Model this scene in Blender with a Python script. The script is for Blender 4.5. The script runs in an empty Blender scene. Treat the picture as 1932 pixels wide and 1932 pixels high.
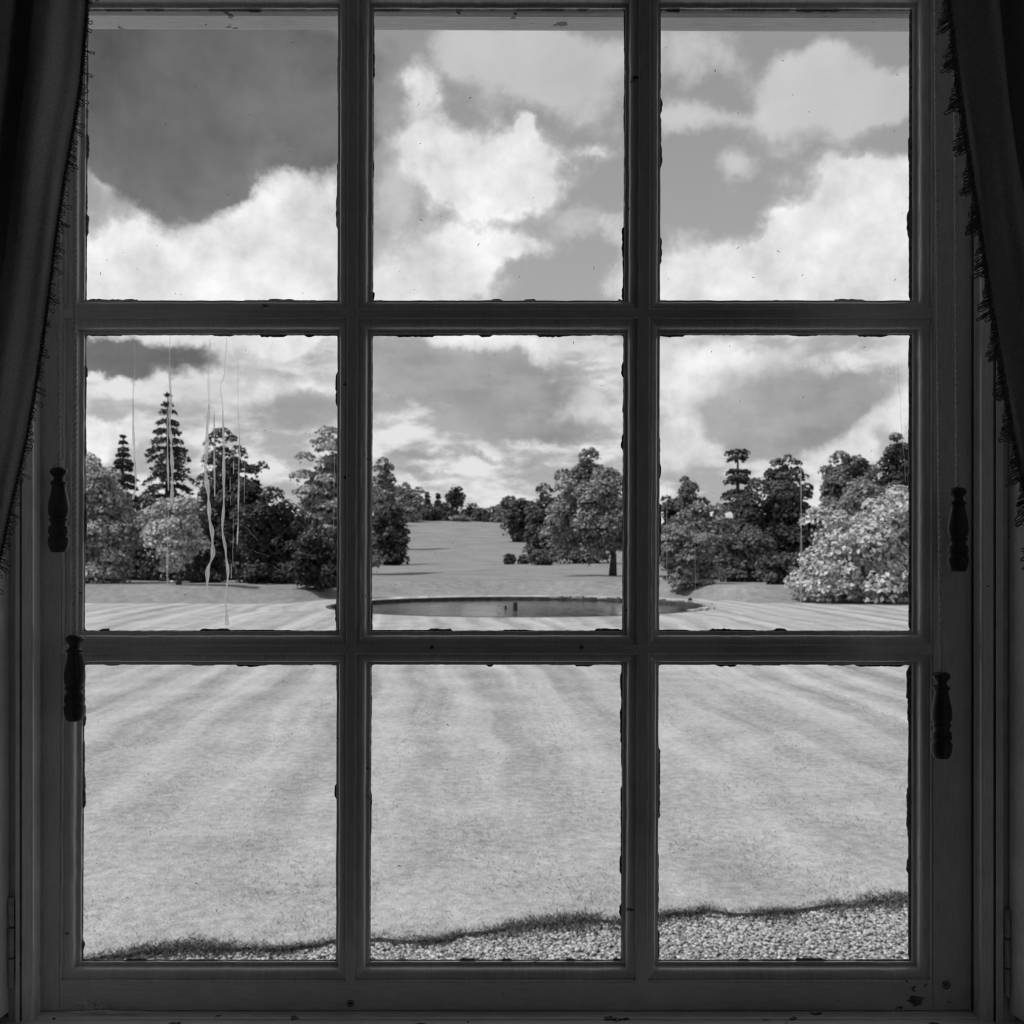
import bpy, bmesh, math, random
import numpy as np
from mathutils import Vector, Matrix
random.seed(7)
rng = np.random.default_rng(11)
S = bpy.context.scene
COL = S.collection

# ------------------------------------------------------------------ camera, exposure
F, HX, HY, CZ = 1950.0, 966.0, 1040.0, 2.6          # focal length in pixels, eye line, eye height above the lawn
cam_d = bpy.data.cameras.new('camera'); cam = bpy.data.objects.new('camera', cam_d); COL.objects.link(cam)
cam.location = (0, 0, CZ); cam.rotation_euler = (math.pi/2, 0, 0)
cam_d.sensor_width = 36; cam_d.lens = 36*F/1932; cam_d.shift_y = (HY-966)/1932
cam_d.clip_start = .02; cam_d.clip_end = 3000
cam_d.dof.use_dof = True; cam_d.dof.focus_distance = 1.5; cam_d.dof.aperture_fstop = 13
S.camera = cam
S.view_settings.view_transform = 'Standard'; S.view_settings.look = 'None'
S.view_settings.gamma = 1; S.view_settings.use_curve_mapping = False
S.view_settings.exposure = 0.0

def P(px, py, Y):                                     # world point seen at a photo pixel, at distance Y
    return Vector(((px-HX)/F*Y, Y, CZ-(py-HY)/F*Y))

# ------------------------------------------------------------------ node helpers
class NB:
    def __init__(s, nt): s.nt = nt; s.n = nt.nodes; s.l = nt.links
    def node(s, t, **kw):
        n = s.n.new(t)
        for k, v in kw.items(): setattr(n, k, v)
        return n
    def put(s, sock, v):
        if isinstance(v, bpy.types.NodeSocket): s.l.new(v, sock)
        elif v is not None: sock.default_value = v
    def m(s, op, a, b=None, c=None, clamp=False):
        n = s.node('ShaderNodeMath', operation=op, use_clamp=clamp)
        for i, v in enumerate((a, b, c)): s.put(n.inputs[i], v)
        return n.outputs[0]
    def vm(s, op, a, b=None, c=None):
        n = s.node('ShaderNodeVectorMath', operation=op)
        for i, v in enumerate((a, b, c)):
            if v is not None: s.put(n.inputs[i], v)
        return n.outputs['Value'] if op in ('LENGTH', 'DOT_PRODUCT', 'DISTANCE') else n.outputs[0]
    def noise(s, vec, scale, detail=4, rough=.55, out=0, dist=0.0):
        n = s.node('ShaderNodeTexNoise'); s.put(n.inputs['Vector'], vec)
        n.inputs['Scale'].default_value = scale; n.inputs['Detail'].default_value = detail
        n.inputs['Roughness'].default_value = rough; n.inputs['Distortion'].default_value = dist
        return n.outputs[out]
    def sm(s, x, a, b, lo=0.0, hi=1.0):
        n = s.node('ShaderNodeMapRange', interpolation_type='SMOOTHSTEP')
        s.put(n.inputs[0], x); s.put(n.inputs[1], a); s.put(n.inputs[2], b); s.put(n.inputs[3], lo); s.put(n.inputs[4], hi)
        return n.outputs[0]
    def lin(s, x, a, b, lo=0.0, hi=1.0):
        n = s.node('ShaderNodeMapRange')
        s.put(n.inputs[0], x); s.put(n.inputs[1], a); s.put(n.inputs[2], b); s.put(n.inputs[3], lo); s.put(n.inputs[4], hi)
        return n.outputs[0]
    def mix(s, f, a, b):
        n = s.node('ShaderNodeMix', data_type='FLOAT')
        s.put(n.inputs[0], f); s.put(n.inputs[2], a); s.put(n.inputs[3], b)
        return n.outputs[0]
    def xyz(s, x, y, z):
        n = s.node('ShaderNodeCombineXYZ')
        for i, v in enumerate((x, y, z)): s.put(n.inputs[i], v)
        return n.outputs[0]
    def sep(s, v):
        n = s.node('ShaderNodeSeparateXYZ'); s.put(n.inputs[0], v); return n.outputs
    def grey(s, x): return s.xyz(x, x, x)

# ------------------------------------------------------------------ sky (black and white film sky with cumulus)
W = bpy.data.worlds.new('sky'); S.world = W; W.use_nodes = True
W.node_tree.nodes.clear(); b = NB(W.node_tree)
D = b.node('ShaderNodeTexCoord').outputs['Generated']
dx, dy, dz = b.sep(D)
AZ = b.m('ARCTAN2', dx, dy); EL = b.m('ARCSINE', dz)
w1 = b.vm('SUBTRACT', b.noise(D, 5, 3, .5, out=1), (.5, .5, .5)); w2 = b.vm('SUBTRACT', b.noise(D, 24, 6, .65, out=1), (.5, .5, .5))
AE = b.vm('MULTIPLY_ADD', w2, (.05, .045, 0), b.vm('MULTIPLY_ADD', w1, (.09, .06, 0), b.xyz(AZ, EL, 0.0)))
def ae(px, py):
    x, z = (px-HX)/F, (HY-py)/F
    return math.atan2(x, 1), math.asin(z/math.sqrt(1+x*x+z*z))
def field(blobs):                                     # greatest of many soft ellipses over the sky
    out = None
    for px, py, rx, ry, h in blobs:
        a0, e0 = ae(px, py); sx, sy = F/rx*(1+((px-HX)/F)**2), F/ry*1.08
        v = b.vm('MULTIPLY_ADD', AE, (sx, sy, 0), (-a0*sx, -e0*sy, 0))
        g = b.sm(b.vm('LENGTH', v), 1.45, .25, 0.0, h)
        out = g if out is None else b.m('ADD', out, g)
    return out
puff = b.noise(D, 22, 7, .62)                         # cauliflower edges
puff2 = b.noise(D, 8, 6, .6)
pf = b.m('SUBTRACT', puff, .5); pf2 = b.m('SUBTRACT', puff2, .5)
flat = b.noise(b.xyz(b.m('MULTIPLY', dx, 13.0), b.m('MULTIPLY', dy, 3.0), b.m('MULTIPLY', dz, 34.0)), 1.0, 6, .6)   # layered far cloud
SKY_BRIGHT = [
 (215,540,150,140,1),(470,500,180,150,1.1),(505,345,60,80,1),(610,480,110,140,1),(400,590,330,90,1.2),(185,305,45,45,1.2),(290,470,120,60,.8),
 (890,325,140,75,1.25),(1025,318,68,76,1.1),(965,385,85,52,1),(795,275,60,40,.9),(1008,250,26,24,.8),(880,370,60,40,.7),
 (835,490,110,80,1.2),(800,560,125,60,1.2),(950,478,110,32,.95),(1175,455,55,46,1),(1185,545,75,42,1),(1125,300,32,18,.5),
 (790,195,52,52,.85),
 (1600,390,120,95,1.2),(1690,395,110,85,1.2),(1545,485,170,85,1.2),(1285,515,70,75,1),(1390,525,120,55,1.1),(1450,440,45,45,.8),(1660,520,150,90,1.3),(1590,330,50,40,.8),
 (480,735,190,40,.9),(195,800,90,60,.9),(560,640,90,25,.7),(930,655,260,36,1),(1130,765,70,45,1),
 (1310,690,110,75,1.1),(1290,830,100,60,1.1),(1600,835,110,40,1),(1690,780,70,70,1),(1440,660,90,50,.8),(1690,660,80,50,.8)]
SKY_MID = [
 (1540,140,100,55,1.5),(1655,185,110,45,1.35), (1010,140,200,85,1),(870,100,90,55,.8),(1130,200,90,60,.8),(1320,225,110,30,.9),(1310,100,110,70,.8),(1600,230,150,50,.7),
 (745,420,60,60,.8),(760,300,50,120,.7),(1090,440,90,40,.7),(1400,310,40,25,.6),(1480,220,60,30,.6),(1070,130,130,60,.8)]
SKY_GREY = [
 (950,735,230,62,1.1),(740,690,90,70,.9),(1050,800,170,30,.9),(890,848,70,18,.9),(780,870,110,16,.8),(1000,860,70,14,.7),
 (1500,740,190,100,1.1),(1440,800,110,70,1),(1600,740,90,60,.8),(560,775,150,45,1),(205,765,50,20,.8),(1680,840,40,40,.7),(830,905,90,12,.7),(1030,890,80,10,.6),(940,690,150,40,.7)]
SKY_DARK = [
 (390,130,340,190,1.3),(190,160,110,160,.8),(335,330,90,125,1.1),(255,300,90,80,.9),(420,300,70,80,.7),(590,250,110,90,.9),(300,672,190,42,1),(190,650,90,50,.9)]
in_view = b.m('MULTIPLY', b.sm(b.m('ABSOLUTE', AZ), .55, .42), b.sm(EL, .62, .52))
k = b.m('ADD', b.m('ABSOLUTE', dz), .16)
gen = b.noise(b.xyz(b.m('DIVIDE', dx, k), b.m('DIVIDE', dy, k), 3.7), 1.3, 8, .58)
gen_m = b.m('MULTIPLY', b.sm(gen, .50, .60), b.m('SUBTRACT', 1.0, in_view))
hor = b.sm(EL, .235, .19)                             # closed cloud deck towards the horizon
fB = b.m('ADD', field(SKY_BRIGHT), b.m('ADD', b.m('MULTIPLY', pf, 1.5), b.m('MULTIPLY', pf2, .7)))
mB = b.sm(fB, .40, 1.05)
fM = b.m('ADD', field(SKY_MID), b.m('ADD', b.m('MULTIPLY', pf, 1.5), b.m('MULTIPLY', pf2, 1.6)))
mM = b.sm(fM, .15, 1.15)
fG = b.m('ADD', field(SKY_GREY), b.m('ADD', b.m('MULTIPLY', pf, 1.1), b.m('MULTIPLY', pf2, 1.0)))
mG = b.sm(fG, .25, 1.0)
fD = b.m('ADD', field(SKY_DARK), b.m('ADD', b.m('MULTIPLY', pf, 1.1), b.m('MULTIPLY', pf2, .8)))
mD = b.sm(fD, .30, .95)
clear = b.mix(b.sm(EL, .1, .5), .47, .33)
deck = b.mix(b.sm(flat, .40, .60), .46, .86)
L = b.mix(hor, clear, deck)
L = b.mix(b.m('MULTIPLY', mM, .75), L, b.m('MULTIPLY_ADD', pf2, .5, .70))
wht = b.m('ADD', b.m('MULTIPLY', pf2, 1.0), b.m('MULTIPLY_ADD', pf, .8, .82))
L = b.mix(b.m('MULTIPLY', b.sm(fB, .12, .62), .5), L, .62)
L = b.mix(mB, L, wht)
L = b.mix(b.m('MULTIPLY', mG, .85), L, b.m('MULTIPLY_ADD', pf2, .6, .35))
L = b.mix(b.m('MULTIPLY', mD, .95), L, b.m('MULTIPLY_ADD', pf2, .34, .145))
L = b.mix(gen_m, L, b.m('MULTIPLY_ADD', pf2, .8, .66))
L = b.m('MAXIMUM', L, .05)
bg = b.node('ShaderNodeBackground'); b.put(bg.inputs[0], b.grey(L)); bg.inputs[1].default_value = 1.0
W.cycles.sampling_method = 'NONE'
b.l.new(bg.outputs[0], b.node('ShaderNodeOutputWorld').inputs[0])

sun_d = bpy.data.lights.new('sun', 'SUN'); sun = bpy.data.objects.new('sun', sun_d); COL.objects.link(sun)
sun_d.energy = 3.7; sun_d.angle = .012
sun.rotation_euler = Vector((-.55, -.16, .82)).to_track_quat('Z', 'Y').to_euler()

ld = bpy.data.lights.new('side_fill_light', 'AREA'); lo = bpy.data.objects.new('side_fill_light', ld); COL.objects.link(lo)
ld.shape = 'RECTANGLE'; ld.size = .9; ld.size_y = 1.4; ld.energy = 1.7      # added fill lamp at the unseen right-wall opening, brightens the dark interior
lo.location = (2.72, -1.65, 2.7); lo.rotation_euler = (math.pi/2, 0, math.pi/2)

# ------------------------------------------------------------------ materials (all neutral greys: black and white)
def material(name, fn, rough=.6, spec=.3):
    m = bpy.data.materials.new(name); m.use_nodes = True; m.node_tree.nodes.clear()
    n = NB(m.node_tree); p = n.node('ShaderNodeBsdfPrincipled')
    p.inputs['Roughness'].default_value = rough; p.inputs['Specular IOR Level'].default_value = spec
    o = n.node('ShaderNodeOutputMaterial'); n.l.new(p.outputs[0], o.inputs[0])
    pos = n.node('ShaderNodeNewGeometry').outputs['Position']
    fn(n, p, pos, o)
    return m
def setbump(n, p, h, strength, dist):
    k = n.node('ShaderNodeBump'); k.inputs['Strength'].default_value = strength; k.inputs['Distance'].default_value = dist
    n.put(k.inputs['Height'], h); n.l.new(k.outputs[0], p.inputs['Normal'])
def paint_mat(name, base, chip=.655, axis=0):
    def f(n, p, pos, o):
        st = {0: (30, 30, 260), 1: (260, 30, 30)}[axis]           # brush marks run along the piece
        st = (st[2], st[1], st[0]) if axis == 0 else (30, 260, 260)
        grain = n.noise(n.vm('MULTIPLY', pos, st), 1.0, 3, .6)
        big = n.noise(pos, 9, 5, .6)
        # a badly flaked corner at the lower right of the sash
        c = P(1728, 1880, 1.5); dd = n.vm('LENGTH', n.vm('MULTIPLY', n.vm('SUBTRACT', pos, tuple(c)), (1, .2, 1.5)))
        near = n.sm(dd, .055, .0, 0, .24)
        fl = n.m('ADD', n.noise(n.vm('MULTIPLY', pos, (26, 26, 60)), 1.0, 4, .55), near)
        flake = n.sm(fl, chip+.045, chip+.065)
        col = n.m('MULTIPLY_ADD', n.m('SUBTRACT', big, .5), base*.45, base)
        col = n.m('MULTIPLY', col, n.lin(grain, .3, .7, .88, 1.1))
        n.put(p.inputs['Base Color'], n.grey(n.mix(flake, col, base*.16)))
        setbump(n, p, n.m('ADD', n.m('MULTIPLY', grain, .6), n.m('MULTIPLY', flake, -1.5)), .55, .0012)
    return material(name, f, .16, .8)
M_SASH = paint_mat('painted_sash_wood', .62)
M_SASHH = paint_mat('painted_rail_wood', .62, axis=1)
M_TRIM = paint_mat('painted_trim_wood', .78, chip=.70)
M_SILL = paint_mat('painted_sill_wood', .92, chip=.60, axis=1)
M_RAIL = paint_mat('weathered_white_rail', .86, chip=.62, axis=1)
def plain(name, base, rough=.6, spec=.3, var=.3, scale=30, bump=.2, bd=.001):
    def f(n, p, pos, o):
        v = n.noise(pos, scale, 5, .6)
        n.put(p.inputs['Base Color'], n.grey(n.lin(v, .3, .7, base*(1-var), base*(1+var))))
        if bump: setbump(n, p, v, bump, bd)
    return material(name, f, rough, spec)
M_WALL = plain('papered_wall', .20, .8, .1, .05, 8, .1)
M_CEIL = plain('plaster_ceiling', .4, .9, .1, .03, 8, .05)
M_FLOOR = plain('floor_boards', .10, .5, .3, .3, 3, .1)
M_STONE = plain('house_stone', .45, .9, .1, .2, 6, .4, .01)
M_PULL = plain('dark_turned_wood', .035, .38, .4, .3, 60, .1, .0005)
M_CORD = plain('twisted_cord', .6, .85, .1, .3, 400, .3, .0004)
M_METAL = plain('painted_hinge_iron', .4, .4, .4, .25, 90, .2, .0006)
M_PLUG = plain('screw_plug', .10, .5, .3, .3, 200, .2, .0004)
M_PUTTY = plain('cracked_putty', .22, .8, .1, .6, 160, .5, .001)
def fabric(n, p, pos, o):
    w = n.noise(n.vm('MULTIPLY', pos, (900, 900, 260)), 1.0, 2, .6)
    w2 = n.noise(n.vm('MULTIPLY', pos, (260, 260, 900)), 1.0, 2, .6)
    ww = n.m('ADD', w, w2)
    n.put(p.inputs['Base Color'], n.grey(n.lin(ww, .7, 1.3, .52, .80)))
    p.inputs['Sheen Weight'].default_value = .25
    setbump(n, p, ww, .35, .0006)
M_FABRIC = material('curtain_fabric', fabric, .9, .1)
M_FRINGE = plain('fringe_yarn', .10, .32, .8, .3, 500, .2, .0004)
def glass(n, p, pos, o):
    n.n.remove(p)
    t = n.node('ShaderNodeBsdfTransparent'); t.inputs[0].default_value = (.97, .97, .97, 1)
    g = n.node('ShaderNodeBsdfGlossy'); g.inputs['Roughness'].default_value = .02
    lw = n.node('ShaderNodeLayerWeight')
    mx = n.node('ShaderNodeMixShader'); n.put(mx.inputs[0], n.m('MULTIPLY_ADD', n.m('POWER', lw.outputs['Facing'], 5.0), .7, .02))
    n.l.new(t.outputs[0], mx.inputs[1]); n.l.new(g.outputs[0], mx.inputs[2]); n.l.new(mx.outputs[0], o.inputs[0])
M_GLASS = material('old_window_glass', glass)
def streak_mat(name, alpha):
    def f(n, p, pos, o):
        n.n.remove(p)
        t = n.node('ShaderNodeBsdfTransparent')
        tr = n.node('ShaderNodeBsdfTranslucent'); tr.inputs[0].default_value = (.95, .95, .95, 1)
        v = n.noise(n.vm('MULTIPLY', pos, (500, 1, 60)), 1.0, 3, .6)
        mx = n.node('ShaderNodeMixShader'); n.put(mx.inputs[0], n.lin(v, .3, .65, alpha*.55, min(1, alpha*1.25)))
        n.l.new(t.outputs[0], mx.inputs[1]); n.l.new(tr.outputs[0], mx.inputs[2]); n.l.new(mx.outputs[0], o.inputs[0])
    return material(name, f)
M_STREAK = streak_mat('dried_run_mark', .9)
M_FAINT = streak_mat('faint_run_mark', .38)
M_WEB = plain('cobweb_silk', .95, .7, .2, .2, 50, 0)
M_SPECK = plain('fly_speck', .03, .7, .2, .3, 300, 0)

def stripes(n, pos):                                  # mower stripes running away from the house
    x, y, z = n.sep(pos)
    wob = n.m('MULTIPLY', n.m('SUBTRACT', n.noise(pos, .16, 2, .5), .5), 1.6)
    q = n.m('ADD', n.m('MULTIPLY_ADD', y, .067, x), wob)
    s1 = n.noise(n.xyz(n.m('MULTIPLY', q, 1.0), n.m('MULTIPLY', y, .035), 0.0), 1.7, 2.5, .6)
    s2 = n.m('SINE', n.m('MULTIPLY', q, 4.6))
    return s1, s2, x, y
def lawn(n, p, pos, o):
    s1, s2, x, y = stripes(n, pos)
    fade = n.sm(y, 7.5, 17, .3, 1)                     # the stripes wear out by the gravel
    st = n.m('MULTIPLY', n.m('ADD', n.m('MULTIPLY', n.m('SUBTRACT', s1, .5), .9), n.m('MULTIPLY', s2, .06)), fade)
    patch = n.m('SUBTRACT', n.noise(pos, .9, 5, .62), .5)
    tuft = n.m('SUBTRACT', n.noise(pos, 9, 5, .7), .5)
    fine = n.m('SUBTRACT', n.noise(pos, 46, 4, .7), .5)
    v = n.m('ADD', n.m('ADD', n.m('MULTIPLY', st, .62), n.m('MULTIPLY', patch, .36)), n.m('ADD', n.m('MULTIPLY', tuft, .58), n.m('MULTIPLY', fine, .34)))
    n.put(p.inputs['Base Color'], n.grey(n.m('MAXIMUM', n.m('ADD', v, .43), .05)))
    setbump(n, p, n.m('ADD', n.m('MULTIPLY', tuft, 1.0), n.m('MULTIPLY', fine, .5)), .8, .05)
M_LAWN = material('mown_lawn', lawn, .9, .05)
def meadow(n, p, pos, o):
    a = n.m('SUBTRACT', n.noise(pos, .22, 6, .65), .5); c = n.m('SUBTRACT', n.noise(pos, 2.2, 5, .7), .5)
    n.put(p.inputs['Base Color'], n.grey(n.m('MAXIMUM', n.m('ADD', n.m('MULTIPLY', a, .22), n.m('MULTIPLY_ADD', c, .30, .25)), .04)))
    setbump(n, p, n.m('ADD', a, c), .8, .12)
M_MEADOW = material('rough_meadow', meadow, .95, .03)
def water(n, p, pos, o):
    p.inputs['Base Color'].default_value = (.02, .02, .02, 1); p.inputs['IOR'].default_value = 1.33
    setbump(n, p, n.noise(n.vm('MULTIPLY', pos, (1, .4, 1)), 2.6, 4, .6), .6, .05)
M_WATER = material('pond_water', water, .05, .5)
M_RIM = plain('mossy_pond_wall', .07, .9, .1, .5, 3, .5, .03)
M_COPE = plain('pond_coping_stone', .42, .9, .1, .35, 2.5, .4, .02)
M_POST = plain('dark_post', .04, .8, .1, .3, 20, .2)
M_BARK = plain('tree_bark', .07, .95, .05, .4, 4, .6, .05)
def island_mat(name, base, var, rough=.75, spec=.25, trans=0.0, extra=None):
    def f(n, p, pos, o):
        g = n.node('ShaderNodeNewGeometry')
        r = g.outputs['Random Per Island']
        n.put(p.inputs['Base Color'], n.grey(n.lin(r, 0, 1, base*(1-var), base*(1+var))))
        if trans:
            t = n.node('ShaderNodeBsdfTranslucent'); t.inputs[0].default_value = (base, base, base, 1)
            mx = n.node('ShaderNodeMixShader'); mx.inputs[0].default_value = trans
            n.l.new(p.outputs[0], mx.inputs[1]); n.l.new(t.outputs[0], mx.inputs[2]); n.l.new(mx.outputs[0], o.inputs[0])
    return material(name, f, rough, spec)
LEAF = {}
def leaf_mat(base):
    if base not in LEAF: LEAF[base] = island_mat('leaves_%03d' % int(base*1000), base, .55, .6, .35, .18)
    return LEAF[base]
M_GRAVEL = island_mat('gravel_stones', .40, .5, .85, .15)
M_GRAVELBED = plain('gravel_bed', .26, .95, .05, .5, 60, .6, .01)
M_BLADE = island_mat('grass_blades', .42, .3, .8, .1, .3)
M_EDGE = island_mat('dark_edge_grass', .19, .6, .8, .1, .2)
M_SOIL = plain('turf_edge_soil', .045, .95, .05, .5, 30, .5, .01)

# ------------------------------------------------------------------ object helpers
def mk(name, V, Fc, mat, parent=None, smooth=False):
    me = bpy.data.meshes.new(name)
    V = np.asarray(V, dtype=np.float32).reshape(-1, 3)
    if isinstance(Fc, np.ndarray):
        k = Fc.shape[1]; nf = len(Fc)
        me.vertices.add(len(V)); me.vertices.foreach_set('co', V.ravel())
        me.loops.add(nf*k); me.loops.foreach_set('vertex_index', Fc.astype(np.int32).ravel())
        me.polygons.add(nf); me.polygons.foreach_set('loop_start', np.arange(0, nf*k, k, dtype=np.int32))
        me.update(calc_edges=True); me.validate()
    else:
        me.from_pydata([tuple(map(float, v)) for v in V], [], [tuple(f) for f in Fc]); me.update()
    if smooth: me.polygons.foreach_set('use_smooth', [True]*len(me.polygons))
    me.materials.append(mat)
    o = bpy.data.objects.new(name, me); COL.objects.link(o)
    if parent is not None:
        o.parent = parent
        o.matrix_parent_inverse = Matrix.Translation(-base_of(parent))
    return o
def base_of(o):
    v = Vector(o.location)
    while o.parent is not None: o = o.parent; v = v*0 + Vector(o.location) if True else v
    return v
def fix(o):                                            # outward normals
    bm = bmesh.new(); bm.from_mesh(o.data); bmesh.ops.recalc_face_normals(bm, faces=bm.faces); bm.to_mesh(o.data); bm.free(); return o
def sub(name, V, Fc, mat, part, smooth=False):          # a sub-part: its mesh is written in world space as well
    o = mk(name, V, Fc, mat, None, smooth); o.parent = part
    return o
def empty(name, loc, label=None, cat=None, group=None, kind=None):
    o = bpy.data.objects.new(name, None); COL.objects.link(o); o.location = loc; o.empty_display_size = .1
    return tag(o, label, cat, group, kind)
def tag(o, label=None, cat=None, group=None, kind=None):
    for k, v in (('label', label), ('category', cat), ('group', group), ('kind', kind)):
        if v: o[k] = v
    return o
class MB:
    def __init__(s): s.v = []; s.f = []
    def add(s, V, Fc):
        o = len(s.v); s.v += [tuple(v) for v in V]; s.f += [tuple(i+o for i in f) for f in Fc]; return s
    def box(s, x0, x1, y0, y1, z0, z1):
        V = [(x, y, z) for x in (x0, x1) for y in (y0, y1) for z in (z0, z1)]
        return s.add(V, [(0,1,3,2),(4,6,7,5),(0,4,5,1),(2,3,7,6),(0,2,6,4),(1,5,7,3)])
    def hexa(s, q0, q1):                               # two matching quads joined
        return s.add(list(q0)+list(q1), [(0,1,2,3),(7,6,5,4),(0,4,5,1),(1,5,6,2),(2,6,7,3),(3,7,4,0)])
    def extrude_z(s, prof, z0, z1):                    # closed (x, y) outline carried up
        n = len(prof); V = [(x, y, z0) for x, y in prof]+[(x, y, z1) for x, y in prof]
        return s.add(V, [(i, (i+1) % n, n+(i+1) % n, n+i) for i in range(n)]+[tuple(range(n))[::-1], tuple(range(n, 2*n))])
    def extrude_x(s, prof, x0, x1, slope=0.0):         # closed (y, z) outline carried along x
        n = len(prof); V = [(x0, y, z) for y, z in prof]+[(x1, y, z+slope) for y, z in prof]
        return s.add(V, [(i, (i+1) % n, n+(i+1) % n, n+i) for i in range(n)]+[tuple(range(n))[::-1], tuple(range(n, 2*n))])
    def tube(s, pts, r, n=6, cap=True):
        pts = [Vector(p) for p in pts]; rs = r if isinstance(r, (list, tuple)) else [r]*len(pts); V = []; Fc = []
        for i, p in enumerate(pts):
            t = (pts[min(i+1, len(pts)-1)]-pts[max(i-1, 0)]).normalized()
            a = Vector((0, 0, 1)) if abs(t.z) < .9 else Vector((1, 0, 0))
            u = t.cross(a).normalized(); w = t.cross(u)
            for k in range(n):
                c = 2*math.pi*k/n; V.append(p+(u*math.cos(c)+w*math.sin(c))*rs[i])
        for i in range(len(pts)-1):
            for k in range(n): Fc.append((i*n+k, i*n+(k+1) % n, (i+1)*n+(k+1) % n, (i+1)*n+k))
        if cap: Fc += [tuple(range(n))[::-1], tuple(range((len(pts)-1)*n, len(pts)*n))]
        return s.add(V, Fc)
    def lathe(s, c, prof, n=20):                       # (radius, z) outline about a vertical axis at c
        V = []; Fc = []
        for r, z in prof:
            for k in range(n):
                a = 2*math.pi*k/n; V.append((c[0]+r*math.cos(a), c[1]+r*math.sin(a), c[2]+z))
        for i in range(len(prof)-1):
            for k in range(n): Fc.append((i*n+k, i*n+(k+1) % n, (i+1)*n+(k+1) % n, (i+1)*n+k))
        Fc += [tuple(range(n)), tuple(range((len(prof)-1)*n, len(prof)*n))]
        return s.add(V, Fc)
    def build(s, name, mat, parent=None, smooth=False): return fix(mk(name, s.v, s.f, mat, parent, smooth))
    def buildsub(s, name, mat, part, smooth=False):
        o = mk(name, s.v, s.f, mat, None, smooth); o.parent = part
        return fix(o)

# ------------------------------------------------------------------ terrain
PX, PY, PR = .3, 49.7, 9.0                             # the round pond
def sstep(a, c, v): t = np.clip((v-a)/(c-a), 0, 1); return t*t*(3-2*t)
def terrain(x, y):
    x = np.asarray(x, float); y = np.asarray(y, float)
    b0 = np.maximum(52.0, PY+np.sqrt(np.maximum(0, 12.0**2-(x-PX)**2)))
    z = .75*sstep(b0, b0+3.6, y)
    z = z+.5*sstep(66, 120, y)
    z = z+9.2*sstep(105, 275, y)*(1-.0022*np.clip(x+20, -40, 60))
    z = z-.35*np.exp(-((x+13.0)/2.2)**2)*sstep(b0-1, b0+1, y)*(1-sstep(b0+4, b0+9, y))   # the sloping track through the bank
    z = z+.06*np.sin(x*.7+y*.3)*sstep(60, 80, y)
    return z
def tz(x, y): return float(terrain(x, y))
rings = [9.0, 9.15, 9.5, 10, 10.5, 11, 11.5, 12]+[12+.5*i for i in range(1, 24)]+[24+1.0*i for i in range(30)]+[55+2*i for i in range(25)]+[106*1.045**i for i in range(48)]
NA = 360
ang = np.linspace(0, 2*np.pi, NA, endpoint=False)
V = []
for r in rings:
    x = PX+r*np.cos(ang); y = PY+r*np.sin(ang); z = terrain(x, y)
    z = z-.30*(1-sstep(24, 28, y))                     # the front of the lawn is a mesh of its own
    V.append(np.stack([x, y, z], 1))
V = np.concatenate(V); nR = len(rings)
i, j = np.meshgrid(np.arange(nR-1), np.arange(NA), indexing='ij'); j2 = (j+1) % NA
Fq = np.stack([i*NA+j, (i+1)*NA+j, (i+1)*NA+j2, i*NA+j2], -1).reshape(-1, 4)
ground = mk('ground', V, Fq, M_LAWN, None, True); tag(ground, kind='structure'); ground.data.materials.append(M_MEADOW)
cen = V[Fq].mean(1); b0c = np.maximum(52.0, PY+np.sqrt(np.maximum(0, 12.0**2-(cen[:, 0]-PX)**2)))
ground.data.polygons.foreach_set('material_index', ((cen[:, 1] > b0c-.4)).astype(np.int32))
ground.data.update()

def edge_y(x): return 6.70+(x+2.29)*.207+.05*math.sin(x*2.1)+.04*math.sin(x*5.3+1)+.03*math.sin(x*11+2)*math.sin(x*3.1)+.02*math.sin(x*23)*math.sin(x*1.7)
xs = np.linspace(-26, 26, 521); rows = [0, .12, .3, .6, 1, 1.6, 2.4, 3.5, 5, 7, 10, 14, 17.5, 20, 22]
V = []; 
for x in xs: V.append((x, edge_y(x)-.03, -.06))
for r in rows:
    for x in xs:
        y = edge_y(x)+r if r < 14 else max(edge_y(x)+r, 20+(r-14)*1.4)
        V.append((x, y, (.012*math.sin(x*3+y*2)+.008*math.sin(x*7.1-y*4))*min(1, r*2)-(.012 if r == 0 else 0) if r < 14 else (0 if r < 20 else -.05)))
n = len(xs); Fc = np.array([[i*n+j, i*n+j+1, (i+1)*n+j+1, (i+1)*n+j] for i in range(len(rows)) for j in range(n-1)])
o = mk('lawn', V, Fc, M_LAWN, None, True); tag(o, kind='structure'); o.data.materials.append(M_SOIL)
mi = np.zeros(len(Fc), np.int32); mi[:n-1] = 1; o.data.polygons.foreach_set('material_index', mi)

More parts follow.
